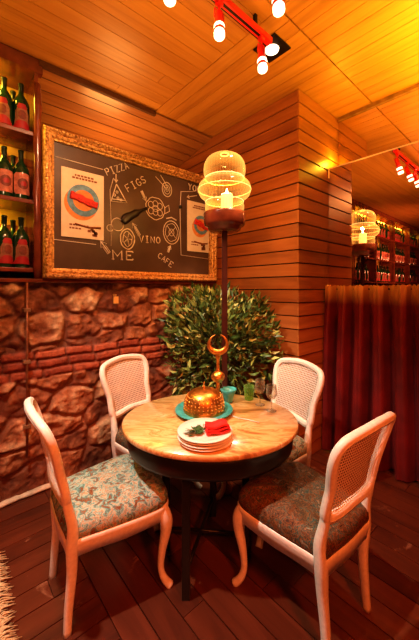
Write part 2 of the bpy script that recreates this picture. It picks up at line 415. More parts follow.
for j in range(nz+1):
    row=[]
    for i in range(nx+1):
        x=X1+(X2-X1)*i/nx; z=.0+(ZT-.0)*j/nz
        h,c=wallcell(x,z); v=bm.verts.new((x,-max(h,-.01),z)); cols_[v]=c; row.append(v)
    grid.append(row)
for j in range(nz):
    for i in range(nx):
        f=bm.faces.new((grid[j][i],grid[j][i+1],grid[j+1][i+1],grid[j+1][i])); f.smooth=True
        for l in f.loops: l[cl_]=(*cols_[l.vert],1)
m_,nt_,b_=mat('rough_masonry'); at=N(nt_,'ShaderNodeAttribute'); at.attribute_name='Tint'
tc_=N(nt_,'ShaderNodeTexCoord'); nn_=N(nt_,'ShaderNodeTexNoise'); nn_.inputs['Scale'].default_value=26; nn_.inputs['Detail'].default_value=8; nn_.inputs['Roughness'].default_value=.7
nt_.links.new(tc_.outputs['Object'],nn_.inputs['Vector']); rr_=ramp(nt_,nn_.outputs['Fac'],[(.3,(.58,.54,.52)),(.7,(1.35,1.25,1.2))])
mm_=N(nt_,'ShaderNodeMix',data_type='RGBA',blend_type='MULTIPLY'); mm_.inputs[0].default_value=1; nt_.links.new(at.outputs['Color'],mm_.inputs[6]); nt_.links.new(rr_,mm_.inputs[7]); nt_.links.new(mm_.outputs[2],b_.inputs['Base Color']); b_.inputs['Roughness'].default_value=.7
bp_=N(nt_,'ShaderNodeBump'); bp_.inputs['Strength'].default_value=.8; bp_.inputs['Distance'].default_value=.015; nt_.links.new(nn_.outputs['Fac'],bp_.inputs['Height']); nt_.links.new(bp_.outputs[0],b_.inputs['Normal'])
tag(link('wall_left',bm,m_),kind='structure')
# stone wall base, lumpy plaster foot
bm=new(); pts=[]
x=X0
while x<-.02: pts.append(Vector((x,-.03+R.uniform(-.008,.008),.012+R.uniform(-.006,.008)))); x+=.07
sweep(bm,pts,(.03,.014),Vector((0,1,0)),seg=8,sq=.9); tag(link('baseboard_left',bm,M['plaster']),kind='structure')
# red-brown ledge under the frame
bm=new(); box(bm,(X0,-.06,1.548),(-.002,.25,1.575),0,.004); tag(link('trim_2',bm,M['redwood']),kind='structure')

# pipe with clamps on the stone wall
p=onY(27,300,-.07); q=empty('wall_pipe',(p.x,-.07,0),label='thin vertical copper pipe clamped to the stone wall below the bottle shelves',cat='pipe')
bm=new(); tube(bm,[(0,0,.30),(0,0,1.0),(0,0,1.546)],.008,8); link('pipe',bm,M['pipe'],q)
for z in (.52,.98,1.35):
    bm=new(); box(bm,(-.022,-.011,z-.012),(.022,.07,z+.012),0,.003); link('clamp',bm,M['clampm'],q)
p=onY(116,300,-.065)
bm=new(); box(bm,(-.022,-.003,-.03),(.022,.003,.03)); box(bm,(-.003,-.002,.03),(.003,.06,.05)); tag(link('wall_tag',bm,M['tag'],loc=p),'small yellow tag fixed high on the stone wall under the chalkboard','tag')

# ------------------------------------------------------------------ chalkboard
FY=-.035
tl=onY(42,127,FY); br=onY(221,280,FY); 
bx0,bx1,bz0,bz1=tl.x+.0,min(br.x,-.006),1.58,tl.z
fr=.078
brd=empty('chalkboard',((bx0+bx1)/2,0,bz0),label='large black chalkboard in a wide carved gold frame covered in chalk doodles',cat='chalkboard')
O=Vector(((bx0+bx1)/2,0,bz0))
def rel(bm): bmesh.ops.translate(bm,verts=bm.verts[:],vec=-O)
bm=new(); box(bm,(bx0+fr-.01,FY+.0,bz0+fr-.01),(bx1-fr+.01,FY+.02,bz1-fr+.01)); rel(bm); link('slate',bm,M['board'],brd)
bm=new()
# stepped gold frame moulding: mitred sweep of profile rings (offset inward, height)
prof=[(0,.02),(0,-.045),(.012,-.062),(.030,-.066),(.042,-.052),(.048,-.040),(.062,-.046),(.074,-.038),(.082,-.022),(.095,-.018),(.095,.01)]
rings=[]
for (ins,d) in [(a_*.82,b_) for a_,b_ in prof]:
    rings.append([bm.verts.new(p) for p in ((bx0+ins,FY+d,bz0+ins),(bx1-ins,FY+d,bz0+ins),(bx1-ins,FY+d,bz1-ins),(bx0+ins,FY+d,bz1-ins))])
for A,B in zip(rings,rings[1:]):
    for i in range(4): bm.faces.new((A[i],A[(i+1)%4],B[(i+1)%4],B[i]))
rel(bm); f=link('frame',bm,M['gold'],brd)
# beads along the outer moulding of the frame
bm=new()
def bead(p): bmesh.ops.create_icosphere(bm,subdivisions=1,radius=.011,matrix=Matrix.Translation(p))
x=bx0+.02
while x<bx1-.02:
    bead((x,FY-.064,bz0+.018)); bead((x,FY-.064,bz1-.018)); x+=.026
z=bz0+.02
while z<bz1-.02:
    bead((bx0+.018,FY-.064,z)); bead((bx1-.018,FY-.064,z)); z+=.026
rel(bm); link('beading',bm,M['gold'],brd)
# chalk work, drawn as thin raised strokes on the slate
YB=FY-.004
def P(px,py): return onY(px,py,YB)
def stroke(bm,pts,r=.0045,closed=False):
    pts=[Vector(p) for p in pts]
    if closed: pts=pts+[pts[0]]
    def sd_(i):
        t=(pts[min(i+1,len(pts)-1)]-pts[max(i-1,0)])
        if t.length<1e-6: t=pts[i]-pts[i-1]
        return Vector((-t.z,0,t.x)).normalized()
    sweep(bm,pts,(r*1.15,.002),sd_,False,4,1)
GL={'P':[[(0,0),(0,1),(.5,1),(.62,.8),(.5,.52),(0,.5)]],'I':[[(.3,0),(.3,1)],[(.1,0),(.5,0)],[(.1,1),(.5,1)]],'Z':[[(0,1),(.6,1),(0,0),(.6,0)]],
'A':[[(0,0),(.32,1),(.64,0)],[(.12,.36),(.52,.36)]],'F':[[(0,0),(0,1),(.58,1)],[(0,.52),(.42,.52)]],'G':[[(.6,.82),(.38,1),(.1,.85),(0,.5),(.1,.13),(.38,0),(.62,.15),(.62,.45),(.38,.45)]],
'S':[[(.56,.85),(.3,1),(.05,.82),(.1,.58),(.5,.42),(.58,.18),(.3,0),(0,.14)]],'V':[[(0,1),(.32,0),(.64,1)]],'N':[[(0,0),(0,1),(.6,0),(.6,1)]],
'O':[[(.32,0),(.06,.2),(0,.5),(.06,.8),(.32,1),(.58,.8),(.64,.5),(.58,.2),(.32,0)]],'M':[[(0,0),(0,1),(.4,.35),(.8,1),(.8,0)],[(-.1,0),(.1,0)],[(.7,0),(.9,0)]],
'E':[[(.6,.0),(0,0),(0,1),(.6,1)],[(0,.52),(.42,.52)],[(.6,0),(.6,.15)],[(.6,1),(.6,.85)]],'C':[[(.6,.82),(.36,1),(.08,.82),(0,.5),(.08,.18),(.36,0),(.6,.16)]],
'Y':[[(0,1),(.3,.52),(.6,1)],[(.3,.52),(.3,0)]],'U':[[(0,1),(0,.25),(.15,0),(.45,0),(.6,.25),(.6,1)]]}
def word(s,a,b,h,r=.0045,gap=1.25):
    """letters spread on the board from pixel a to pixel b (baseline), height h metres"""
    A=P(*a); B=P(*b); d=(B-A); L_=d.length; d.normalize(); u=Vector((-d.z,0,d.x)); 
    w=[(.95 if c=='M' else .62) for c in s]; tot=sum(w)+ (len(s)-1)*.3; k=L_/tot
    bm=new(); x=0
    for c,wi in zip(s,w):
        for st in GL[c]: stroke(bm,[A+d*((x+px_*1.0)*k)+u*(py_*h) for px_,py_ in st],r)
        x+=wi+.3
    rel(bm); link('chalk_lettering',bm,M['chalk'],brd)
word('PIZZA',(107.5,175.5),(129,168.5),.055)
word('FIGS',(128.5,192),(146.5,182),.062)
word('VINO',(139.5,242),(160,243.5),.060,.005)
word('ME',(113,259),(133,260),.075,.008)
word('CAFE',(157.5,257),(171,267.5),.055)
word('YOU',(188.5,189.5),(200,193),.065,.006)
def circ(c,rx_,rz,n=20,a0=0,a1=2*PI,w=0): return [Vector((c.x+rx_*math.cos(a0+(a1-a0)*i/n)*(1+w*math.sin(i*2.3)),c.y,c.z+rz*math.sin(a0+(a1-a0)*i/n)*(1+w*math.sin(i*1.7)))) for i in range(n+1)]
def doodle(f):
    bm=new(); f(bm); rel(bm); link('chalk_drawing',bm,M['chalk'],brd)
def arrow(bm,a,b,w=.028,fat=True):
    A=P(*a);B=P(*b); d=(B-A).normalized(); u=Vector((-d.z,0,d.x)); m=B-d*w*1.5
    if fat: stroke(bm,[A+u*w*.45,m+u*w*.45,m+u*w,B,m-u*w,m-u*w*.45,A-u*w*.45],.004,True); stroke(bm,[A,B-d*.01],.006)
    else: stroke(bm,[A,B],.005); stroke(bm,[m+u*w*.8,B,m-u*w*.8],.005)
def pizza(bm):
    a,b_,c=P(116.5,184),P(111,201),P(127,203); stroke(bm,[a,b_,c],.005,True); stroke(bm,[b_+Vector((.01,0,.02)),c+Vector((-.02,0,.018))],.004)
    for q in ((114.5,195),(118,198),(117,192),(121,200)): stroke(bm,circ(P(*q),.010,.010,8),.003)
doodle(pizza)
doodle(lambda bm:arrow(bm,(116,174),(116,182.5),.018,False))
doodle(lambda bm:stroke(bm,[P(113.5,178),P(110,190),P(111,222),P(111,246)],.0025))
doodle(lambda bm:arrow(bm,(141.5,191),(146,201),.022))
def figs(bm):
    c=P(155.5,208.5); stroke(bm,circ(c,.105,.105,26,w=.04),.0045)
    for dx,dz in ((-.05,.03),(0,.045),(.05,.03),(-.05,-.03),(0,-.035),(.05,-.035),(0,0)): stroke(bm,circ(c+Vector((dx,0,dz)),.028,.03,10),.0035)
    stroke(bm,[c+Vector((.10,0,.02)),c+Vector((.15,0,.06)),c+Vector((.16,0,0)),c+Vector((.11,0,-.03))],.004)
doodle(figs)
def bowl(bm):
    c=P(167,189.5); stroke(bm,circ(c,.055,.07,18),.0045); stroke(bm,circ(c,.035,.045,14),.003); stroke(bm,circ(c,.015,.02,10),.003)
    stroke(bm,[c,P(155.5,176.5)],.004); stroke(bm,[c+Vector((.01,0,.02)),P(160.5,175)],.004)
doodle(bowl)
def cup(bm):
    c=P(171.5,232.5); stroke(bm,circ(c,.095,.115,24),.0045); stroke(bm,circ(c,.072,.088,22,w=.05),.003); stroke(bm,circ(c,.03,.035,12),.003)
    stroke(bm,[c+Vector((-.06,0,.13)),c+Vector((0,0,.15)),c+Vector((.06,0,.13))],.007)
    stroke(bm,[c+Vector((-.05,0,-.05)),c+Vector((.05,0,.06))],.003); stroke(bm,[c+Vector((.05,0,-.05)),c+Vector((-.05,0,.06))],.003)
doodle(cup)
doodle(lambda bm:arrow(bm,(168,252),(170.5,245.5),.022))
def olive(bm):
    c=P(127.5,239); stroke(bm,circ(c,.068,.09,20,w=.03),.006); stroke(bm,circ(c,.045,.065,16,w=.1),.004)
    for a in range(5): stroke(bm,[c,c+Vector((.045*math.cos(a*1.26),0,.06*math.sin(a*1.26)))],.003)
doodle(olive)
def cork(bm):
    c=P(117.5,224.5); stroke(bm,circ(c,.055,.055,18,w=.03),.005); c=P(110,228); stroke(bm,circ(c,.028,.028,12),.004)
doodle(cork)
doodle(lambda bm:arrow(bm,(139.5,235.5),(132.5,223),.026))
doodle(lambda bm:arrow(bm,(109,253),(100.5,241),.032))
for a in (((55.5,156.5),(103,169.5)),((51,239),(96,244.5))): doodle(lambda bm:stroke(bm,[P(*q) for q in a],.0028))
doodle(lambda bm:stroke(bm,[P(193.5,191.5),P(181,191.5),P(180,210),P(181,255),P(208,259)],.004))
doodle(lambda bm:arrow(bm,(197,195.5),(187,197),.02,False))
# black relief bottle (dark crooked shape) among doodles and dark knob
def flat(name,pts,m,parent,y0,th=.006,lab=None):
    bm=new(); a=[bm.verts.new((p.x,y0,p.z)) for p in pts]; b_=[bm.verts.new((p.x,y0-th,p.z)) for p in pts]
    bm.faces.new(a); bm.faces.new(b_[::-1])
    for i in range(len(pts)): j=(i+1)%len(pts); bm.faces.new((a[i],a[j],b_[j],b_[i]))
    rel(bm); return link(name,bm,m,parent)
bm=new(); pts=[P(122.5,222.5),P(127.5,217.5),P(133.5,214.5),P(139,211.5),P(146,208.5)]
pts=[Vector((p.x,FY-.012,p.z)) for p in catmull(pts,4)]
sweep(bm,pts,lambda i:((.020,.034,.040,.042,.042,.040,.036,.034,.034,.034,.036,.026,.018,.015,.014,.014,.016)[min(i,16)],.012),Vector((0,0,1)),seg=10,sq=.9)
rel(bm); tag(link('black_bottle_relief',bm,M['blackprint'],brd),'black bottle shape in relief')
bm=new(); p=P(180.5,207); lathe(bm,[(0,.02),(.016,.018),(.02,.008),(.02,0)],14); bmesh.ops.rotate(bm,verts=bm.verts[:],matrix=Matrix.Rotation(PI/2,3,'X')); bmesh.ops.translate(bm,verts=bm.verts[:],vec=Vector((p.x,FY,p.z))-O+Vector((0,0,0))); link('dark_knob',bm,M['blackprint'],brd)
def poster(px0,px1,yt0,yb0,lab,cxp,cyp,rw_):
    a=P(px0,yt0); b_=P(px1,yb0); x0,x1=a.x,b_.x; z1=a.z; z0=P(px0,yb0).z if px0<100 else b_.z
    t=empty('poster',((x0+x1)/2,FY-.004,z0),label=lab,cat='poster')
    W=x1-x0; Hh=z1-z0
    def T(u,v): return Vector((-W/2+u*W,0,v*Hh))
    bm=new(); box(bm,(-W/2,-.006,0),(W/2,0,Hh)); link('sheet',bm,M['paper'],t)
    cu,cv=cxp,cyp; c=T(cu,cv); r=rw_*W
    def disc(r0,r1,y,m,name,dx=0,dz=0):
        bm=new(); n=30; A=[];B=[]
        for i in range(n):
            an=2*PI*i/n; A.append(bm.verts.new((c.x+dx+r0*math.cos(an),y,c.z+dz+r0*math.sin(an)))); B.append(bm.verts.new((c.x+dx+r1*math.cos(an),y-.002,c.z+dz+r1*math.sin(an))))
        for i in range(n): bm.faces.new((A[i],A[(i+1)%n],B[(i+1)%n],B[i]))
        bm.faces.new(B) if r1<r0*.9 and m is not M['blueplate'] else None
        return link(name,bm,m,t)
    disc(r*1.02,r*.4,-.0065,M['orangeprint'],'printed_shadow',-.018,-.03)
    disc(r,r*.66,-.010,M['blueplate'],'printed_plate')
    disc(r*.66,.001,-.0105,M['orangeprint'],'plate_centre')
    bm=new(); pts=[T(cu-.31,cv+.055),T(cu-.12,cv+.03),T(cu+.08,cv-.01),T(cu+.33,cv-.045)]
    pts=[p+Vector((0,-.016,0)) for p in catmull(pts,3)]
    sweep(bm,pts,lambda i:(.030+.005*math.sin(i*2.1),.006),Vector((0,0,1)),seg=8,sq=.6); link('printed_napkin',bm,M['redprint'],t)
    bm=new()
    for v,u0,u1 in ((.905,.30,.75),(.865,.24,.80)):
        u=u0
        while u<u1: w=R.uniform(.03,.07); box(bm,(T(u,0).x,-.0085,v*Hh),(T(u+w,0).x,-.0055,v*Hh+.014)); u+=w+.02
    link('printed_title',bm,M['brownprint'],t); bm=new()
    for v,u0,u1 in ((.175,.18,.62),(.125,.18,.42),):
        u=u0
        while u<u1: w=R.uniform(.03,.08); box(bm,(T(u,0).x,-.0085,v*Hh),(T(u+w,0).x,-.0055,v*Hh+.012)); u+=w+.02
    link('printed_text',bm,M['brownprint'],t)
    bm=new()
    pts=[T(.30,.20),T(.62,.17),T(.92,.185)]; pts=[p+Vector((0,-.009,0)) for p in pts]; sweep(bm,pts,(.008,.003),Vector((0,0,1)),seg=6)
    for k in range(9): 
        q=T(.62+.2*R.random(),.06+.09*R.random()); box(bm,(q.x-.012,-.010,q.z-.01),(q.x+.012,-.006,q.z+.01))
    link('printed_cutlery',bm,M['brownprint'],t)
    return t
poster(61,103.5,166,236,'left food poster pinned to the chalkboard, blue plate with rolled red napkin',.50,.56,.38)
poster(187,208.5,200,253,'right food poster on the chalkboard, partly behind the tall lamp glass',.62,.55,.34)

# ------------------------------------------------------------------ bottle shelving on the left
zs=[1.655,2.16,2.665]; ZH=3.12; BD=.34
bays=[onY(37,200,0).x,-2.65,-3.73,-4.87,-6.01,X0+.02]
b0=onY(42,200,0).x-.03
bm=new(); box(bm,(X0,.0,ZH),(b0+.035,.06,CZ-.002)); 
shelf=empty('bottle_shelving',((bays[0]+X0)/2,0,1.58),label='red varnished wood wall shelving holding rows of wine bottles left of the chalkboard',cat='shelving')
SO=Vector(((bays[0]+X0)/2,0,1.58))
def sl(name,bm,m,smooth=False):
    bmesh.ops.translate(bm,verts=bm.verts[:],vec=-SO); return link(name,bm,m,shelf,smooth=smooth)
sl('header_board',bm,M['redwood'])
bm=new(); box(bm,(X0,BD,1.58),(b0,BD+.03,CZ-.01)); 
sl('back_panel',bm,M['ochre'])
bm=new()
z=1.6
while z<2.55:
    x=-2.75+(.1 if int(z*100)%2 else 0)
    if 2.0<z<2.16:  # bricks left out below the shelf so the painted yellow light shows
        if len(bm.verts): sl('brick_lining',bm,M['brick']); bm=new()
        z+=.07; continue
    while x<b0-.02: box(bm,(x+.006,BD-.02,z),(min(x+.21,b0)-.004,BD+.001,z+.062),0,.004); x+=.215
    z+=.07
sl('brick_lining',bm,M['brick'])
for i,x in enumerate(bays):
    bm=new(); w=.02
    if i==0:
        pts=[Vector((x+.0+R.uniform(-.003,.003),-.012+R.uniform(-.003,.003),1.58+k*.09)) for k in range(17)]
        sweep(bm,pts,lambda k:(.026+.004*math.sin(k*1.9),.024+.003*math.cos(k*2.7)),Vector((1,0,0)),seg=10,sq=.85)
    else: box(bm,(x-w,-.01,1.58),(x+w,.03,ZH),0,.003)
    box(bm,(x-.012,.025,1.58),(x+.012,BD-.022,ZH))
    sl('shelf_post',bm,M['redwood'])
for z in zs:
    bm=new(); box(bm,(X0,.0,z-.03),(b0-.015,BD-.022,z),0,.003); sl('shelf_board',bm,M['redwood'])
bm=new(); box(bm,(X0,.06,ZH),(b0,BD,ZH+.02)); sl('top_board',bm,M['redwood'])

def bottle(name,style):
    r=.056; hh=.385
    bm=new(); lathe(bm,[(0,.004),(r*.6,0),(r*.97,.004),(r,.02),(r,.215),(r*.93,.245),(r*.6,.28),(r*.34,.30),(r*.29,.33),(r*.29,.372),(r*.33,.374),(r*.33,.384),(0,.385)],20)
    o=link(name,bm,M['bottle'],smooth=True)
    def patch(nm_,mt,zs_,off):
        bm=new(); g=[]
        for z,ha in zs_: g.append([bm.verts.new(((r+off)*math.sin(ha*(k/6-1)),-(r+off)*math.cos(ha*(k/6-1)),z)) for k in range(13)])
        for A,B in zip(g,g[1:]):
            for k in range(12): bm.faces.new((A[k],A[k+1],B[k+1],B[k]))
        return link(nm_,bm,mt,o,smooth=True)
    if style==1:
        patch('label',M['lab2'],[(.045,.9),(.06,1.15),(.19,1.2),(.205,.9)],.0012)
        patch('label_emblem',M['labd'],[(.085,.2),(.10,.55),(.125,.68),(.15,.55),(.165,.2)],.0024)
        patch('label_centre',M['labr'],[(.108,.2),(.125,.38),(.142,.2)],.0036)
    else:
        patch('label',M['lab1'],[(.06,1.0),(.10,.85),(.15,.85),(.18,.6)],.0012)
        patch('label_foot',M['labr'],[(.030,1.3),(.045,1.2),(.075,.75),(.09,.4)],.0024)
        patch('label_picture',M['labd'],[(.10,.25),(.115,.42),(.15,.42),(.165,.2)],.0024)
        patch('label_top',M['labr'],[(.175,.5),(.19,.62),(.215,.4)],.0018)
    bm=new(); lathe(bm,[(r*.30+.001,.318),(r*.30+.0015,.372),(r*.36,.374),(r*.36,.386),(0,.387)],14); link('capsule',bm,M['foil'],o,smooth=True)
    return o
rown=['bottom','middle','top']; protos=[bottle('wine_bottle',0),bottle('wine_bottle',1),bottle('wine_bottle',0)]
gr='wine bottles further along the shelves'
for ri,z in enumerate(zs):
    pxs=[(21,'right-hand',.12),(4,'second-from-right',.12)]
    first=True
    for (px,w_,yo) in pxs:
        o=protos[ri] if first else copy_tree(protos[ri]); first=False
        o.location=Vector((onY(px,200,yo).x,yo,z)); o.rotation_euler.z=R.uniform(-.4,.4)
        look=('with a pink-and-red label' if ri==1 else 'with a red label')
        o['label']=f'green wine bottle {look}, {"right end" if w_=="right-hand" else "second from right"} of {rown[ri]} shelf'; o['category']='bottle'
    xstart=onY(4,200,.12).x
    o=copy_tree(protos[ri]); o.location=Vector((onY(13,200,.26).x,.26,z)); o['label']=f'bottle mostly hidden in the back row of the {rown[ri]} shelf'; o['category']='bottle'; 
    x=xstart-.17
    while x>X0+.15:
        if all(abs(x-b_)>.08 for b_ in bays):
            o=copy_tree(protos[ri]); o.location=Vector((x,.12+R.uniform(-.01,.01),z)); o.rotation_euler.z=R.uniform(-.6,.6)
            o['label']='dark green wine bottle with red label standing on the long wall shelves'; o['category']='bottle'; o['group']=gr
        x-=.155

# ------------------------------------------------------------------ mirrors
XM=.5135
def plate(name,x,y0,y1,z0,z1,m,lab):
    t=empty(name,(x,(y0+y1)/2,z0),label=lab,cat='mirror')
    bm=new(); W=(y1-y0)/2; box(bm,(0,-W,0),(.012,W,z1-z0)); link('glass',bm,m,t); return t,W
t,W=plate('wall_mirror',XM,-4.6,YP-.003,1.42,2.66,M['mirror'],'large wall mirror above the burgundy curtain reflecting the bottle shelves')
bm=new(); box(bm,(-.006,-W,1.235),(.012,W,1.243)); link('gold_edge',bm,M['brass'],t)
t,W=plate('tinted_mirror',.709,-4.6,YP-.003,2.67,3.184,M['mirror2'],'amber tinted mirror strip just under the ceiling beam above the large mirror')
bm=new(); box(bm,(.69,Y0,3.185),(.78,YP-.001,CZ-.001)); tag(link('trim_3',bm,M['beam']),kind='structure')
bm=new(); box(bm,(XM+.014,Y0,.0),(.70,YP-.001,2.655)); tag(link('wall_mirror_side',bm,M['wallB']),kind='structure')
bm=new(); box(bm,(XM+.05,-3.2,2.657),(XM+.09,YP-.02,2.668)); tag(link('led_strip',bm,M['ledyellow']),'yellow LED strip lying on the ledge above the large mirror','light strip')
bm=new(); box(bm,(XM-.008,YP-.006,2.57),(XM-.002,YP-.003,2.665)); tag(link('led_strip',bm,M['leddim']),'short vertical yellow LED strip at the upper left edge of the mirror','light strip')
bm=new(); box(bm,(XM-.030,YP-.010,.002),(XM-.018,YP-.003,1.54)); tag(link('led_strip',bm,M['leddim']),'tall thin vertical yellow LED strip beside the left edge of the curtain','light strip')

# ------------------------------------------------------------------ curtain
bm=new(); ny=150; y0,y1=YP-.012,-3.4; zz=[.012,.05,.2,.5,.8,1.05,1.25,1.36,1.42,1.45,1.49,1.53]
def cx_(u,z):
    s=(y0-y1)*u; f=z/1.53
    a=(.052+.014*math.sin(s*4.3))*(1-.6*max(0,(z-1.2)/.33)) ; top=max(0,(z-1.40)/.13)
    ph_=s*2*PI/.15+1.3*math.sin(s*3.7+.6)+.5*math.sin(z*2.6+s*6); w=math.sin(ph_)+.35*math.sin(2*ph_+1.0+z)
    base=XM-.075-.03*(1-f)
    return base - a*w + (.012*math.sin(s*2*PI/.04) if top>0 else 0)*top - .02*max(0,.25-z)*4*math.sin(s*9)
g=[[bm.verts.new((cx_(i/(ny*3),z),y0-(y0-y1)*i/(ny*3),z if z<1.5 else z+.006*math.sin(i*.9))) for i in range(ny*3+1)] for z in zz]
for A,B in zip(g,g[1:]):
    for i in range(ny*3): f=bm.faces.new((A[i],A[i+1],B[i+1],B[i])); f.smooth=True
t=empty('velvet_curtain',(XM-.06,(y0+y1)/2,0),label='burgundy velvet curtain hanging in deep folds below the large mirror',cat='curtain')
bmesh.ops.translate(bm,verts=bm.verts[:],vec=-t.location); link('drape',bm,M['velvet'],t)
bm=new(); tube(bm,[(.03,-(y0-y1)/2,1.50),(.03,(y0-y1)/2,1.50)],.009,8); link('curtain_rod',bm,M['metal'],t)

# ------------------------------------------------------------------ chairs
def make_chair(fab):
    t=empty('dining_chair',(0,0,0))
    W=M['white']; RH=.19; FH=.225; D=.44
    # outline of seat (x forward)
    def outline(k,grow=0):
        base=[(-.035,0),(-.03,.12),(-.02,.185),(.06,.205),(.19,.227),(.32,.243),(.405,.241),(.450,.205),(.475,.11),(.484,0)]
        full=base+[(x,-y) for x,y in base[-2:0:-1]]
        return full
    ol=[Vector((x,y,0)) for x,y in outline(0)]
    ol=catmull(ol,5,True)
    c=Vector((.21,0,0)); n=len(ol)
    # seat rail
    bm=new(); rings=[]
    for (s,z,sc) in ((1.0,.415,0),(1.018,.408,0),(1.018,.392,0),(1.0,.380,1),(.985,.350,1),(.94,.352,1),(.93,.415,0)):
        ring=[]
        for i,p in enumerate(ol):
            q=c+(p-c)*s
            an=math.atan2(p.y,p.x-.21); dz=0
            if sc: dz=-.022*abs(math.cos(2*an))**3+.010*math.cos(4*an) if z<.36 else 0
            ring.append(bm.verts.new((q.x,q.y,z+dz)))
        rings.append(ring)
    for A,B in zip(rings,rings[1:]+rings[:1]):
        for i in range(n): f=bm.faces.new((A[i],A[(i+1)%n],B[(i+1)%n],B[i])); f.smooth=True
    link('seat_rail',bm,W,t)
    # cushion
    bm=new(); prev=None
    for (s,z) in ((.92,.40),(.985,.407),(1.005,.425),(1.0,.448),(.965,.470),(.90,.484),(.78,.496),(.6,.505),(.4,.510),(.2,.512)):
        ring=[bm.verts.new((c.x+(p.x-c.x)*s,(p.y)*s,z+(.006*math.sin(i*.8) if s<.9 and s>.3 else 0)*.5)) for i,p in enumerate(ol)]
        if prev:
            for i in range(n): f=bm.faces.new((prev[i],prev[(i+1)%n],ring[(i+1)%n],ring[i])); f.smooth=True
        prev=ring
    f=bm.faces.new(prev); f.smooth=True
    link('seat_cushion',bm,fab,t)
    # front cabriole legs
    for s in (1,-1):
        bm=new(); P_=[(.402,s*.207,.405),(.425,s*.225,.345),(.429,s*.227,.28),(.414,s*.216,.18),(.408,s*.212,.09),(.422,s*.224,.035),(.447,s*.240,.0)]
        pts=catmull(P_,4); rad=catmull([(.034,0,0),(.034,0,0),(.026,0,0),(.0185,0,0),(.015,0,0),(.018,0,0),(.020,0,0)],4)
        sweep(bm,pts,lambda i:(rad[i].x,rad[i].x),Vector((0,1,0)),seg=10,sq=.75); link('leg',bm,W,t)
    lean=lambda z: -.19*(max(0,z-.42)) if z<.6 else -.0342-.19*(z-.6)-.25*(z-.6)**2
    def bp(y,z): return Vector((lean(z)+.30*y*y*1.6-.012,y,z))   # curved back plane
    for s in (1,-1):
        bm=new()
        P_=[Vector((-.022,s*.166,0)),Vector((-.016,s*.162,.10)),Vector((-.004,s*.166,.25)),Vector((-.006,s*.178,.37)),bp(s*.186,.47),bp(s*.182,.56),bp(s*.186,.63)]
        pts=catmull(P_,4); rad=catmull([(.017,0,0),(.018,0,0),(.021,0,0),(.025,0,0),(.022,0,0),(.019,0,0),(.017,0,0)],4)
        sweep(bm,pts,lambda i:(rad[i].x,rad[i].x*1.0),Vector((0,1,0)),seg=10,sq=.65); link('leg',bm,W,t)
    loop=[(0,.588),(.09,.580),(.155,.578),(.186,.60),(.190,.66),(.190,.72),(.203,.78),(.216,.84),(.218,.90),(.196,.94),(.15,.957),(.08,.968),(0,.974)]
    loop=[(y,.588+(z-.588)*.955) for y,z in loop]; full=loop+[(-y,z) for y,z in loop[-2:0:-1]]
    pts=catmull([bp(y,z) for y,z in full],4,True)
    bm=new(); cc=bp(0,.765)
    sweep(bm,pts,lambda i:(.021,.017),lambda i:(pts[i]-cc),True,seg=10,sq=.6); link('back_frame',bm,W,t)
    bm=new(); sweep(bm,pts,lambda i:(.0045,.020),lambda i:(pts[i]-cc),True,seg=8,sq=.9); link('back_moulding',bm,W,t)
    # cane lattice clipped to the opening
    inner=[Vector((p.y,p.z)) for p in pts]; ic=Vector((0,.765)); inner=[ic+(p-ic)*.95 for p in inner]
    def inside(y,z):
        r=False; j=len(inner)-1
        for i in range(len(inner)):
            a,b_=inner[i],inner[j]
            if (a.y>z)!=(b_.y>z) and y<(b_.x-a.x)*(z-a.y)/(b_.y-a.y)+a.x: r=not r
            j=i
        return r
    bm=new(); pitch=.0140; w=.0031
    def ribbon(ps):
        run=[]
        for q in ps+[None]:
            if q is not None and inside(*q): run.append(q)
            else:
                if len(run)>1:
                    d=(Vector(run[-1])-Vector(run[0])).normalized(); nn=Vector((-d.y,d.x))*w
                    vs=[]
                    for (y,z) in run: vs.append((bm.verts.new(bp(y+nn.x,z+nn.y)),bm.verts.new(bp(y-nn.x,z-nn.y))))
                    for a,b_ in zip(vs,vs[1:]): bm.faces.new((a[0],b_[0],b_[1],a[1]))
                run=[]
    k=-16
    while k<=16:
        ribbon([(k*pitch,.56+j*.012) for j in range(36)]); k+=1
    for j in range(30): ribbon([(-.24+i*.012,.56+j*pitch) for i in range(41)])
    link('cane_panel',bm,M['cane'],t)
    return t
def place(o,X,Y,deg,lab):
    o.location=C(X,Y,0); o.rotation_euler.z=camang(deg); o['label']=lab; o['category']='chair'; o['group']='cane back dining chairs'
ch=make_chair(M['fabric']); 
c2=copy_tree(ch); c3=copy_tree(ch); ch4=copy_tree(ch)
for o in (c2,c3): 
    pass
for c_ in ch4.children:
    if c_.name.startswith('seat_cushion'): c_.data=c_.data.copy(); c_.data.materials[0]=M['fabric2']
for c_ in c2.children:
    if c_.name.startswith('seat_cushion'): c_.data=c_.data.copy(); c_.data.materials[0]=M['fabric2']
place(ch,-.70,1.47,37,'white cane-back dining chair nearest the left edge, pale aqua floral seat facing the table')
place(ch4,.59,1.345,127,'white cane-back dining chair at front right, back to the camera, dark floral seat')
place(c2,-.575,2.335,-32,'white cane-back dining chair against the stone wall, half tucked behind the table')
place(c3,.56,2.195,-151,'white cane-back dining chair against the boarded pillar beside the shrub')

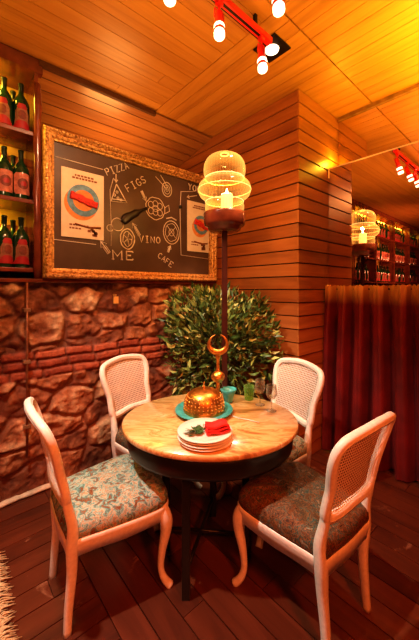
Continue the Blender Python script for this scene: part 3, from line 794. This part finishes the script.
# ------------------------------------------------------------------ table
tab=empty('dining_table',C(.003,1.785,0),camang(0),'round dining table with streaky burl wood top and black base','table')
RX,RY=.503,.418
bm=new(); prof=[(0,.715),(.95,.715),(.985,.718),(1.0,.728),(1.0,.742),(.992,.75),(0,.75)]
lathe(bm,[(r,z) for r,z in prof],72,sx=RX,sy=RY); link('tabletop',bm,M['top'],tab)
bm=new(); lathe(bm,[(.90,.62),(.93,.615),(.94,.63),(.95,.70),(.93,.714),(.88,.714),(.88,.62),(.90,.62)],64,sx=RX,sy=RY); link('apron',bm,M['blackpaint'],tab)
bm=new(); lathe(bm,[(0,.655),(.89,.655),(.89,.668),(0,.668)],48,sx=RX,sy=RY); link('under_panel',bm,M['blackpaint'],tab)
for (X,Y) in ((-.117,-.30),(.20,-.065),(-.25,-.02),(.02,.24)):
    bm=new(); box(bm,(X-.020,Y-.020,0),(X+.020,Y+.020,.66),0,.004); link('leg',bm,M['blackpaint'],tab)
bm=new(); 
for (a,b_) in (((-.117,-.30),(.02,.24)),((.20,-.065),(-.25,-.02))): tube(bm,[(a[0],a[1],.12),(b_[0],b_[1],.12)],.010,8)
link('cross_stretcher',bm,M['blackpaint'],tab)

TZ=.7505
# turquoise plate + cloche
p=C((204-HX)/F*1.845,1.845,TZ)
bm=new(); lathe(bm,[(0,.004),(.09,.0),(.10,.004),(.165,.018),(.176,.024),(.172,.030),(.10,.012),(0,.012)],40); tag(link('serving_plate',bm,M['turq'],loc=p,smooth=True),'turquoise plate under the copper dome cover','plate')
cl=empty('cloche',p+Vector((0,0,.0185)),label='hammered copper domed food cover with ring handle on turquoise plate',cat='food cover')
bm=new(); lathe(bm,[(.124,.0),(.126,.006),(.120,.016),(.119,.03),(.117,.055),(.108,.085),(.09,.108),(.06,.124),(.03,.131),(0,.133)],48)
link('dome',bm,M['copper'],cl,smooth=True)
bm=new()
for ring in range(5):
    z=.02+ring*.018; rr=(.121,.1205,.118,.112,.103)[ring]
    for i in range(30):
        a=2*PI*i/30; bmesh.ops.create_icosphere(bm,subdivisions=1,radius=.0045,matrix=Matrix.Translation((rr*math.cos(a),rr*math.sin(a),z)))
link('studs',bm,M['copper'],cl)
bm=new(); lathe(bm,[(0,.128),(.012,.131),(.006,.14),(.004,.146),(0,.147)],14); tube(bm,[(.013*math.cos(2*PI*i/14),0,.157+.013*math.sin(2*PI*i/14)) for i in range(14)],.003,6,True); link('handle',bm,M['copper'],cl,rotz=.7)
# plate stack
pc=C((205-HX)/F*1.51,1.51,TZ)
bm=new(); lathe(bm,[(0,.003),(.075,.0),(.08,.003),(.128,.012),(.137,.0155),(.135,.0185),(.10,.010),(.08,.0075),(0,.0075)],48)
pl=link('dinner_plate',bm,M['china'],smooth=True)
nm=['bottom','second from the bottom','third from the bottom','top']
for i in range(4):
    o=pl if i==0 else pl.copy()
    if i: col.objects.link(o)
    o.location=pc+Vector((R.uniform(-.003,.003),R.uniform(-.003,.003),i*.0125))
    tag(o,f'white dinner plate, {nm[i]} in the stack of four on the table'+(', carrying the red napkin' if i==3 else ''),'plate','stacked white dinner plates')
pt=pc+Vector((0,0,.0375+.0085))
nk=C((217-HX)/F*1.51,1.505,pt.z)
bm=new()
for k in range(3):
    s=.058-.003*k; z=.002+k*.013
    g_=[[bm.verts.new((-s+2*s*i/6,-s*.75+1.5*s*j/6,z+.004*math.sin(i*1.3+k)+.003*math.cos(j*1.7)+.008*(i/6))) for i in range(7)] for j in range(7)]
    g2=[[bm.verts.new(v.co+Vector((0,0,.009))) for v in r_] for r_ in g_]
    for q in (g_,g2):
        for j in range(6):
            for i in range(6): bm.faces.new((q[j][i],q[j][i+1],q[j+1][i+1],q[j+1][i]))
    for i in range(6):
        for (a,b_) in ((g_[0],g2[0]),(g_[6],g2[6])): bm.faces.new((a[i],a[i+1],b_[i+1],b_[i]))
        bm.faces.new((g_[i][0],g_[i+1][0],g2[i+1][0],g2[i][0])); bm.faces.new((g_[i][6],g_[i+1][6],g2[i+1][6],g2[i][6]))
tag(link('napkin',bm,M['napkin'],loc=nk,rotz=camang(12)),'folded red cloth napkin on the top plate of the stack','napkin')
bm=new()
hp=C((196-HX)/F*1.49,1.49,pt.z)
for k in range(60):
    a=R.uniform(0,2*PI); r=R.uniform(0,.042); b0_=Vector((r*math.cos(a),r*math.sin(a)*.6,.004+R.random()*.012)); d=Vector((math.cos(a+R.uniform(-1,1)),math.sin(a+R.uniform(-1,1)),R.uniform(-.1,.5))).normalized(); s_=Vector((-d.y,d.x,.2)).normalized()
    L_=R.uniform(.02,.036); v=[bm.verts.new(q) for q in (b0_,b0_+d*L_*.5+s_*.008,b0_+d*L_,b0_+d*L_*.5-s_*.008)]; bm.faces.new(v)
tag(link('herb_sprig',bm,M['herb'],loc=hp),'sprig of dark green herbs beside the napkin on the plates','herbs')
# copper crescent finial
fp=C((218-HX)/F*2.06,2.06,TZ)
fi=empty('crescent_finial',fp,camang(0),'copper crescent moon finial ornament with ball standing behind the domed cover','ornament')
bm=new(); lathe(bm,[(0,0),(.045,0),(.046,.008),(.03,.02),(.017,.035),(.013,.06),(.017,.075),(.014,.085),(.012,.12),(.010,.125)],24); link('base',bm,M['copper'],fi,smooth=True)
bm=new(); lathe(bm,[(.01,.118),(.028,.126),(.042,.140),(.047,.158),(.042,.176),(.028,.190),(.010,.198)],24); link('ball',bm,M['copper'],fi,smooth=True)
bm=new(); lathe(bm,[(.012,.195),(.017,.20),(.013,.21),(.010,.235),(.010,.27),(.016,.29),(.014,.305)],20); link('stem',bm,M['copper'],fi,smooth=True)
bm=new(); n=28; pts=[];rr=[]
for i in range(n+1):
    a=-PI/2+ (PI*.93)*(i/n*2-1); w=.5*(1+math.cos((i/n*2-1)*PI)); off=.0
    wid=.003+.0195*w**.8; rad=.073-wid
    pts.append(Vector((rad*math.cos(a),0,.372+rad*math.sin(a)))); rr.append(wid)
sweep(bm,pts,lambda i:(rr[i],.006+.5*rr[i]),lambda i:(pts[i]-Vector((0,0,.372))),False,10,.9); link('crescent',bm,M['copper'],fi)
# turquoise cup
p=C((228.5-HX)/F*2.02,2.025,TZ)
bm=new(); lathe(bm,[(0,0),(.026,.0),(.028,.006),(.034,.03),(.045,.06),(.052,.085),(.050,.087),(.040,.055),(.028,.015),(0,.012)],24)
for v in bm.verts: v.co.x*=1+.10*math.sin(v.co.z*90); 
tag(link('turquoise_bowl',bm,M['turq'],loc=p,smooth=True),'small deep turquoise bowl behind the copper dome cover','bowl')
# fork
p=C((239-HX)/F*1.78,1.76,TZ+.004)
bm=new(); tube(bm,[(0,0,0),(.06,.0,.003),(.12,0,.001)],lambda i:.003,6); 
for k in range(3): tube(bm,[(-.002,-.006+.006*k,0),(-.045,-.006+.006*k,.004)],.0013,5)
box(bm,(-.004,-.008,-.001),(.002,.008,.001)); tag(link('fork',bm,M['china'],loc=p,rotz=camang(-30)),'slim fork lying on the tabletop right of the turquoise plate','fork')
# glasses
def wineglass(px,base,hh,lab,r=.033):
    Y=.75*F/(base-HY); t=empty('wine_glass',C((px-HX)/F*Y,Y,TZ),label=lab,cat='glass')
    bm=new(); lathe(bm,[(0,.004),(r*.9,.001),(r*.92,.003),(.006,.008),(.004,.02),(.004,hh*.42),(.007,hh*.45)],22); link('stem',bm,M['glass'],t,smooth=True)
    bm=new(); lathe(bm,[(.006,hh*.45),(r*.65,hh*.5),(r*.98,hh*.62),(r,hh*.75),(r*.85,hh),(r*.82,hh),(r*.96,hh*.75),(r*.9,hh*.62),(0,hh*.47)],26); link('bowl',bm,M['glass'],t,smooth=True)
wineglass(260,405,.165,'clear stemmed wine glass between the green tumbler and the other stemmed glass')
wineglass(271.5,411,.160,'clear stemmed wine glass nearest the right edge of the table',.034)
p=C((249-HX)/F*2.07,2.07,TZ)
bm=new(); lathe(bm,[(0,.003),(.026,0),(.03,.004),(.037,.06),(.035,.095),(.033,.095),(.034,.06),(.027,.008),(0,.008)],24); tag(link('tumbler',bm,M['greenglass'],loc=p,smooth=True),'green tinted glass tumbler near the far rim of the table','glass')

# ------------------------------------------------------------------ tall floor lamp with candle
LP=C((224.5-HX)/F*2.27,2.27,0)
lamp=empty('floor_lamp',LP,label='tall floor lamp behind the table with bulging ribbed glass shade on dark pole',cat='lamp')
bm=new(); lathe(bm,[(0,0),(.062,0),(.062,.02),(.055,.035),(.04,.045),(.03,.07),(0,.07)],32); link('base',bm,M['redwood'],lamp,smooth=True)
bm=new(); box(bm,(-.021,-.021,.06),(.021,.021,1.925),0,.006); link('pole',bm,M['polewood'],lamp,rotz=camang(0))
bm=new(); lathe(bm,[(0,1.915),(.06,1.92),(.10,1.925),(.120,1.938),(.126,1.962),(.146,1.968),(.153,1.98),(.156,2.055),(.152,2.065),(.13,2.06),(.12,2.03),(0,2.03)],40); link('cup',bm,M['redwood'],lamp,smooth=True)
gp=[(.128,2.04),(.140,2.07),(.146,2.11),(.140,2.145),(.150,2.165),(.180,2.19),(.196,2.225),(.196,2.25),(.180,2.285),(.150,2.31),(.143,2.325),(.152,2.345),(.156,2.385),(.150,2.425),(.128,2.465),(.09,2.49),(.045,2.50),(.02,2.502)]
gp=[(v.x,v.z) for v in catmull([(a,0,b_) for a,b_ in gp],3)]
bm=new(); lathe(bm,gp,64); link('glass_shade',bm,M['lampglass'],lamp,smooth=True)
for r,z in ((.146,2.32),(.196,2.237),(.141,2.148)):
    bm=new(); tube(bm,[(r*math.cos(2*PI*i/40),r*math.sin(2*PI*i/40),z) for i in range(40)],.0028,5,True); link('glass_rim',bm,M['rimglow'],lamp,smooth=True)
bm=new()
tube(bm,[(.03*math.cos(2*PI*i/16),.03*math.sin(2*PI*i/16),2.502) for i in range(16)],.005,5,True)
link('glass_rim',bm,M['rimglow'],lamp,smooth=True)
cd=empty('candle',LP+Vector((.015,-.01,2.031)),label='thick glowing cream candle inside the tall lamp glass',cat='candle')
bm=new(); lathe(bm,[(0,0),(.044,0),(.045,.01),(.045,.165),(.040,.175),(.025,.165),(0,.16)],28); link('wax',bm,M['wax'],cd,smooth=True)
bm=new(); lathe(bm,[(0,.165),(.006,.172),(.010,.185),(.006,.205),(0,.22)],12); link('flame',bm,M['flame'],cd,smooth=True)

# ------------------------------------------------------------------ potted shrub in the corner
SC=C((223-HX)/F*2.82,2.82,0)
sh=empty('potted_shrub',SC,label='bushy green shrub with small pointed leaves in the corner behind the table',cat='plant')
bm=new(); lathe(bm,[(0,0),(.14,0),(.15,.01),(.19,.32),(.205,.33),(.205,.36),(.185,.36),(.17,.30),(0,.30)],32); link('pot',bm,M['pot'],sh,smooth=True)
bm=new(); lathe(bm,[(0,.335),(.176,.33)],24); link('soil',bm,M['soil'],sh)
bm=new()
for k in range(16):
    a=2*PI*k/16; r=R.uniform(.1,.34); tube(bm,[(.04*math.cos(a),.04*math.sin(a),.33),(.5*r*math.cos(a),.5*r*math.sin(a),.75),(r*math.cos(a),r*math.sin(a),1.25)],lambda i:(.010,.007,.003)[i],6)
link('stem',bm,M['stem'],sh)
bm=new()
def camv(X,Y): v=C(X,Y)-C(0,0); return v
blobs=[((-.20,0),.95,.34,.50),((.22,-.02),.95,.34,.48),((-.27,.02),1.22,.26,.30),((.0,0),1.12,.34,.38),((.27,-.03),1.12,.24,.30),((-.05,.0),.65,.42,.3)]
for k in range(4300):
    (bx,by),bz,br_,bh=R.choice(blobs)
    th=R.uniform(0,2*PI); ph=math.acos(R.uniform(-1,1)); q=R.uniform(.62,1.0)+abs(R.gauss(0,.05))
    v=camv(bx,by)+Vector((br_*q*math.sin(ph)*math.cos(th),br_*q*math.sin(ph)*math.sin(th),bz+bh*q*math.cos(ph)))
    w=SC+v
    if w.x>-.09 or w.y>-.14 or v.z<.4 or v.z>1.50: continue
    d=Vector((v.x,v.y,v.z-.9)).normalized()+Vector((R.uniform(-1,1),R.uniform(-1,1),R.uniform(-.6,.9))); d.normalize()
    s_=d.cross(Vector((R.uniform(-1,1),R.uniform(-1,1),R.uniform(-1,1)))).normalized(); L_=R.uniform(.05,.10); W_=L_*R.uniform(.15,.22)
    nn=d.cross(s_)*L_*.08
    a=bm.verts.new(v); b_=bm.verts.new(v+d*L_*.45+s_*W_+nn); e=bm.verts.new(v+d*L_-nn); f_=bm.verts.new(v+d*L_*.45-s_*W_+nn); m_=bm.verts.new(v+d*L_*.5)
    bm.faces.new((a,b_,e,m_)); bm.faces.new((a,m_,e,f_))
link('foliage',bm,M['leaf'],sh)

# ------------------------------------------------------------------ fringed rug at the near left
e=onZ(19,640,0.0); e2=onZ(5,556,0.0)
d=(e-e2).normalized(); nrm=Vector((-d.y,d.x,0)); 
if nrm.dot(C(-5,1)-e)<0: nrm=-nrm
rug=empty('rug',e2+nrm*.5,label='red rug with cream wool fringe at the near left corner of the floor',cat='rug')
bm=new(); f0=nrm*.085
A=e2+f0-d*.0; B=e2+f0+d*1.1
base=rug.location
q=[A-base,B-base,B+nrm*1.2-base,A+nrm*1.2-base]
lo=[bm.verts.new(p+Vector((0,0,.002))) for p in q]; hi=[bm.verts.new(p+Vector((0,0,.012))) for p in q]
bm.faces.new(lo[::-1]); bm.faces.new(hi)
for i in range(4): bm.faces.new((lo[i],lo[(i+1)%4],hi[(i+1)%4],hi[i]))
link('rug_field',bm,M['rug'],rug)
bm=new(); q=[A-base,B-base,B+nrm*.03-base,A+nrm*.03-base]; lo=[bm.verts.new(p+Vector((0,0,.0125))) for p in q]; hi=[bm.verts.new(p+Vector((0,0,.015))) for p in q]
bm.faces.new(lo[::-1]); bm.faces.new(hi)
for i in range(4): bm.faces.new((lo[i],lo[(i+1)%4],hi[(i+1)%4],hi[i]))
link('rug_border',bm,M['china'],rug)
bm=new()
for k in range(260):
    s=k/260*1.1; st=A+d*s-base+Vector((0,0,.012)); l=R.uniform(.06,.10); dd=(-nrm+d*R.uniform(-.7,.3)).normalized(); 
    tube(bm,[st,st+dd*l*.5+Vector((0,0,.008+R.random()*.006)),st+dd*l+d*R.uniform(-.01,.01)+Vector((0,0,-.006))],lambda i:(.003,.003,.0018)[i],5)
fo=link('fringe',bm,M['fringe'],rug); fo['kind']='stuff'

# ------------------------------------------------------------------ track spotlights
TRZ=3.13
ta=onZ(270,42,TRZ); ty=ta.y; tx1=ta.x; tx0=tx1-2.2
tr=empty('light_track',Vector(((tx0+tx1)/2,ty,TRZ)),label='red and black ceiling track carrying the red spotlights',cat='track')
hl=(tx1-tx0)/2
bm=new(); box(bm,(-hl,-.022,-.016),(hl,.022,.018),0,.003); link('rail',bm,M['redpaint'],tr)
bm=new(); box(bm,(-hl,.022,-.014),(hl,.030,.016)); box(bm,(-hl+.05,-.008,-.0175),(hl-.1,.008,-.0155)); link('black_channel',bm,M['metal'],tr)
bm=new()
for x in (-hl+.2,0,hl-.15): box(bm,(x-.01,-.01,.016),(x+.01,.01,CZ-TRZ-.001))
link('hanger',bm,M['metal'],tr)
def spot(px,py,ln,lab,tilt,y=None,aim=0):
    p=onZ(px,py,TRZ); 
    t=empty('track_spotlight',Vector((p.x,ty if y is None else y,TRZ-.0165)),label=lab,cat='spotlight'); t['group']='red track spotlights'
    bm=new(); box(bm,(-.02,-.016,-.025),(.02,.016,0),0,.003); tube(bm,[(0,0,-.025),(0,0,-.06)],.006,8)
    for s in (-1,1): tube(bm,[(s*.034,0,-.06),(s*.036,0,-.11)],.004,6)
    tube(bm,[(-.036,0,-.06),(.036,0,-.06)],.004,6)
    link('bracket',bm,M['redpaint'],t)
    Mx=Matrix.Rotation(aim,3,'Z')@Matrix.Rotation(tilt,3,'X')
    def fin(bm,name,m):
        for v in bm.verts: v.co=Mx@v.co+Vector((0,0,-.10))
        return link(name,bm,m,t,smooth=True)
    bm=new(); lathe(bm,[(0,.055),(.018,.052),(.024,.04),(.024,-.055),(.030,-.058),(.030,-.072),(.026,-.072)],24); fin(bm,'housing',M['redpaint'])
    bm=new(); lathe(bm,[(.0305,-.072),(.031,-.098),(.0305,-.10)],24); lathe(bm,[(0,-.152),(.026,-.150),(.030,-.145),(.030,-.122)],24); fin(bm,'lens',M['lens'])
    bm=new(); lathe(bm,[(.0295,-.099),(.032,-.102),(.032,-.120),(.029,-.122)],24); fin(bm,'collar',M['redpaint'])
    return t
spot(221,-4,0,'red track spotlight second from the right end of the track',-.35,aim=camang(0))
spot(266,31,0,'red track spotlight at the right end of the track beside the square downlight',-.3,aim=camang(0))
spot(166,-37,0,'red track spotlight at the left of the track, only its lens in frame',-.3,aim=camang(0))
p=onZ(277,-32,TRZ)
spot(277,-32,0,'red spotlight at the top edge of the picture right of the track',-.3,y=p.y,aim=camang(0))
for k in (-1.35,-1.75,):
    t=spot(221,-4,0,'red track spotlight on the part of the track behind the camera',-.3,aim=camang(0)); t.location.x=tx1+k
# square recessed downlight
p=onZ(272,48,CZ)
dl=empty('recessed_downlight',Vector((p.x,p.y,CZ-.002)),label='square black recessed ceiling downlight with bright round bulb',cat='downlight')
bm=new(); a=.095; box(bm,(-a,-a,-.008),(a,a,.001),0,.002); link('trim_plate',bm,M['metal'],dl)
bm=new(); lathe(bm,[(0,-.03),(.03,-.028),(.046,-.018),(.050,-.008)],24); link('bulb',bm,M['lens'],dl,smooth=True)

# ------------------------------------------------------------------ lights
def light(name,typ,loc,e,c,size=.1,aim=None,spot=None,blend=.6):
    l=bpy.data.lights.new(name,typ); l.energy=e; l.color=c; o=bpy.data.objects.new(name,l); col.objects.link(o); o.location=loc
    if typ=='AREA': l.size=size
    else: l.shadow_soft_size=size
    if typ=='SPOT': l.spot_size=math.radians(spot); l.spot_blend=blend
    if aim is not None: o.rotation_euler=(Vector(aim)-Vector(loc)).to_track_quat('-Z','Y').to_euler()
    return o
light('key_spot','SPOT',C(-1.0,1.0,3.12),270,(1,.88,.72),.035,C(-.15,1.75,.6),66,.5)
light('candle_light','POINT',LP+Vector((0,0,2.27)),11,(1,.56,.20),.018)
light('right_red_spot','SPOT',C(.9,-.5,2.3),190,(1,.17,.035),.12,C(.4,1.5,.5),75,.8)
light('left_red_spot','SPOT',C(-.4,-.6,2.3),100,(1,.20,.05),.12,C(-.62,1.45,.55),48,.7)
light('wall_wash','SPOT',C(-.35,1.3,3.12),95,(1,.36,.11),.05,onY(120,340,0),80,.9)
light('board_wash','SPOT',C(-.1,1.2,3.1),60,(1,.60,.33),.05,onY(110,210,0),80,.8)
light('pillar_wash','SPOT',C(-.2,1.3,3.0),60,(1,.42,.14),.05,onX(265,230,0),80,.9)
light('ceiling_glow','AREA',C(-.1,.9,2.15),30,(1,.50,.12),1.6,C(-.1,.9,4))
o=light('mirror_ledge_glow','AREA',Vector((XM+.06,-2.1,2.70)),45,(1,.58,.035),.1,Vector((XM-.1,-2.1,4))); o.data.shape='RECTANGLE'; o.data.size=.1; o.data.size_y=1.8
light('behind_frame_glow','AREA',Vector((-.95,.35,2.5)),8,(1,.48,.14),.4,Vector((-.95,.35,4)))
light('plant_spot','SPOT',C(.45,1.9,3.05),130,(1,.78,.48),.05,C(.12,2.7,1.1),52,.7)
light('table_sparkle','SPOT',C(.75,2.1,3.05),60,(1,.80,.52),.04,C(.15,1.8,.75),40,.7)
light('shelf_wash','SPOT',Vector((-4.2,-1.6,2.2)),170,(1,.36,.18),.2,Vector((-4.6,0.1,2.3)),120,.9)
light('shelf_front','SPOT',Vector((-2.3,-1.3,2.5)),18,(1,.55,.30),.1,Vector((-2.2,0.1,2.3)),70,.9)
for z in (2.12,2.62): light('shelf_yellow_low','AREA',Vector((-2.15,.20,z-.005)),5,(1,.62,.06),.2,Vector((-2.15,.33,z-.3)))
o=light('shelf_yellow','AREA',Vector((-2.2,.17,3.10)),16,(1,.62,.06),.3,Vector((-2.2,.33,2.7)))
o=light('shelf_yellow_long','AREA',Vector((-4.7,.22,3.10)),26,(1,.60,.05),.3,Vector((-4.7,.32,2.6))); o.data.shape='RECTANGLE'; o.data.size=4.0; o.data.size_y=.08
light('mirror_corner_glow','POINT',Vector((XM+.06,YP-.07,2.74)),3.0,(1,.66,.04),.03)
light('curtain_graze','SPOT',Vector((XM-.35,-3.0,1.9)),22,(1,.22,.08),.04,Vector((XM-.1,-1.45,.8)),60,.7)
w=bpy.data.worlds.new('World'); scn.world=w; w.use_nodes=True
w.node_tree.nodes['Background'].inputs[0].default_value=(1,.45,.2,1); w.node_tree.nodes['Background'].inputs[1].default_value=.05

# ------------------------------------------------------------------ camera
cam=bpy.data.cameras.new('Camera'); co=bpy.data.objects.new('Camera',cam); col.objects.link(co)
co.location=(CX,CY,H); co.rotation_euler=(PI/2,0,-math.atan2(fx,fy))
cam.sensor_fit='VERTICAL'; cam.sensor_height=36; cam.lens=F/640*36; cam.shift_y=-(320-HY)/640; cam.clip_start=.05
scn.camera=co
scn.view_settings.view_transform='Standard'; scn.view_settings.look='Medium High Contrast'; scn.view_settings.exposure=0.0
